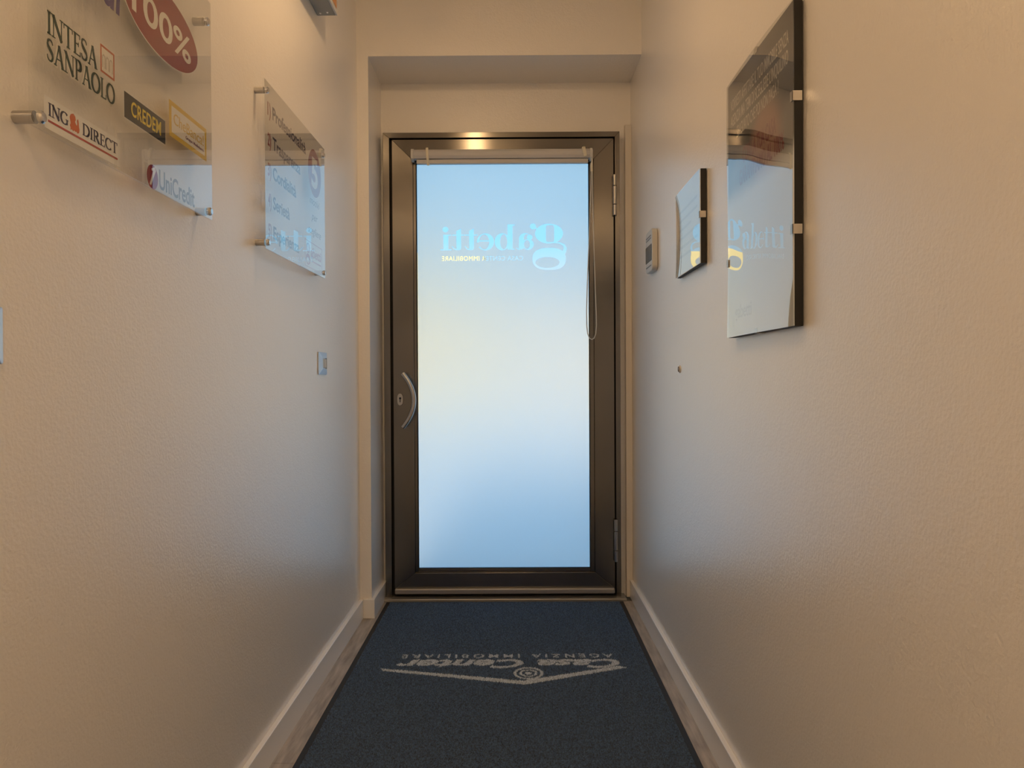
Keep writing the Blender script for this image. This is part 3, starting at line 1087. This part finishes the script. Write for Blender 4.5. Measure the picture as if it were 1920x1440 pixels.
def stadium(y0, y1, z0, z1, r, n=6):
    out = []
    for cy, cz, a in ((y1 - r, z0 + r, -90), (y1 - r, z1 - r, 0), (y0 + r, z1 - r, 90), (y0 + r, z0 + r, 180)):
        for k in range(n + 1):
            t = R(a + 90 * k / n)
            out.append((cy + r * math.cos(t), cz + r * math.sin(t)))
    return out


prism('body', stadium(2.800, 2.936, 1.414, 1.572, .020), XR - .022, XR - .001, 0, PLGREY, th, None, .003)
prism('display', stadium(2.812, 2.934, 1.452, 1.515, .004), XR - .0232, XR - .0215, 0, LCD, th, None, .0004)
for z_ in (1.536, 1.546):
    box('button', XR - .0232, XR - .0215, 2.825, 2.925, z_, z_ + .004, PLDARK, th)
box('button', XR - .0232, XR - .0215, 2.825, 2.925, 1.433, 1.437, PLDARK, th)

# wall plug
pg = thing('wall_plug', (XR, 2.435, 1.038), 'small round brown plug in the wall below the notice', 'plug')
lathe('ring', [(0, 0), (.0125, 0), (.0125, .002), (.0095, .004), (0, .004)], (XR, 2.435, 1.038), (-1, 0, 0), PLUGR, pg, 20)
lathe('core', [(0, .0035), (.0092, .0035), (.0085, .006), (.004, .0068), (0, .0068)], (XR, 2.435, 1.038), (-1, 0, 0), PLUGM, pg, 20)


def switch(y0, y1, z0, z1, label, group):
    t = thing('light_switch', (XL, (y0 + y1) / 2, z0), label, 'switch', group)
    a, b = XL + .0005, XL + .0105
    o_ = stadium(y0, y1, z0, z1, .003, 2)
    iy, iz = (y1 - y0) * .26, (z1 - z0) * .26
    i_ = stadium(y0 + iy, y1 - iy, z0 + iz, z1 - iz, .002, 2)
    n = len(o_)
    bm = bmesh.new()
    A = [bm.verts.new((a, *p)) for p in o_]
    B = [bm.verts.new((a + .003, *p)) for p in o_]
    Cc = [bm.verts.new((b, *p)) for p in i_]
    Dd = [bm.verts.new((b - .004, *p)) for p in i_]
    for k in range(n):
        j = (k + 1) % n
        bm.faces.new((A[k], A[j], B[j], B[k]))
        bm.faces.new((B[k], B[j], Cc[j], Cc[k]))
        bm.faces.new((Cc[k], Cc[j], Dd[j], Dd[k]))
    bm.faces.new(A[::-1])
    bm.faces.new(Dd)
    finish(bm, 'cover_plate', PLATE, t)
    m = (y0 + y1) / 2
    w2 = (y1 - y0) / 2 - iy - .003
    for s0, s1 in ((m - w2, m - .001), (m + .001, m + w2)):
        box('rocker', b - .005, b - .0005, s0, s1, z0 + iz + .003, z1 - iz - .003, IVORY, t, .001)
    return t


switch(2.493, 2.603, 1.027, 1.103, 'light switch with a sloped silver rim beside the pilaster', None)
switch(.842, .955, 1.035, 1.108, 'light switch with a sloped silver rim below the bank sign', None)

# metal box high on the wall
bx = thing('alarm_box', (XL, 2.37, 2.235), 'grey metal wall box with amber front above the signs', 'box')
box('housing', XL, -.598, 2.20, 2.524, 2.235, 2.37, BOXM, bx, .002)
box('front_rim', -.598, -.592, 2.20, 2.524, 2.235, 2.37, PLGREY, bx, .001)
box('amber_panel', -.593, -.5905, 2.216, 2.508, 2.251, 2.354, AMBER, bx, .001)
for x_, y_ in ((-.645, 2.505), (-.62, 2.50)):
    lathe('screw', [(0, 0), (.004, 0), (.003, .002), (0, .002)], (x_, y_, 2.235), (0, 0, -1), CHROME, bx, 10)

# ================================================================== LAMPS AND ADDED FILL PANELS
def ceiling_lamp(LX, LYY, power, label):
    lp = thing('ceiling_lamp', (LX, LYY, CE), label, 'lamp')
    o3, dn3 = (LX, LYY, CE), (0, 0, -1)
    lathe('canopy', [(0, 0), (.05, 0), (.05, .018), (.045, .022), (0, .022)], o3, dn3, CHROME, lp, 24)
    lathe('stem', [(0, .02), (.007, .02), (.007, .12), (0, .12)], o3, dn3, CHROME, lp, 14)
    lathe('shade', [(0, .115), (.030, .115), (.044, .13), (.044, .232), (.038, .232), (.038, .226), (0, .226)], o3, dn3, CHROME, lp, 24)
    lathe('lens', [(0, .2262), (.035, .2262), (.034, .2330), (.029, .2410), (.018, .2465), (0, .2485)], o3, dn3, glow('lens_glow', power), lp, 12)


ceiling_lamp(-.25, 1.96, LAMP_POWER, 'warm ceiling spotlight between the signs and posters')
ceiling_lamp(-.06, -.25, LAMP_POWER * 1.75, 'warm ceiling spotlight at the office end of the corridor')

for k, (x_, y_) in enumerate(((-1.15, -1.75), (1.0, -1.75), (-1.15, -3.4), (1.0, -3.4))):  # glowing panels added out of view to fill the corridor with soft light
    t = thing('fill_panel', (x_, y_, CE), 'square warm fill light panel added on the unseen office ceiling', 'lamp', 'added fill light panels')
    boxes('frame', [(x_ - .31, x_ + .31, y_ - .31, y_ - .29, CE - .02, CE), (x_ - .31, x_ + .31, y_ + .29, y_ + .31, CE - .02, CE),
                    (x_ - .31, x_ - .29, y_ - .29, y_ + .29, CE - .02, CE), (x_ + .29, x_ + .31, y_ - .29, y_ + .29, CE - .02, CE)], BASEB, t)
    box('diffuser', x_ - .29, x_ + .29, y_ - .29, y_ + .29, CE - .015, CE - .004, FILL_PANEL, t)

# ================================================================== THE STREET
struct(box('ground', -60, 60, 3.70, 70, -.35, -.05, PAVING), 'pale paved street outside the glass door', 'ground')


def house(name, x0, x1, y0, y1, h, wallm, wins, label, roof=True):
    t = thing(name, ((x0 + x1) / 2, y0, -.05), label, 'building')
    box('wall', x0, x1, y0, y1, -.05, h, wallm, t)
    for wx, wz in wins:
        w = box('window', wx - .55, wx + .55, y0 - .04, y0, wz - .65, wz + .65, CREAMW, t)
        box('pane', wx - .45, wx + .45, y0 - .05, y0 - .03, wz - .55, wz + .55, DARKGL, w)
    if roof:
        prism('roof', [(y0 - .25, h), (y1 + .25, h), ((y0 + y1) / 2, h + .9)], x0 - .3, x1 + .3, 0, ROOFT, t)


house('town_house', -4.9, -.95, 23.0, 27, 4.85, YELLOWW, [(-3.9, 3.3), (-2.0, 3.3)], 'yellow plastered house across the street', False)
house('low_house', -.5, 16, 24.5, 30, 3.1, CREAMW, [(3, 1.5), (7, 1.5)], 'long low cream house beside the yellow house', False)
house('low_house', -22, -5.4, 25, 31, 3.3, CREAMW, [(-8, 1.5), (-12, 1.5)], 'long low cream house on the far corner', False)
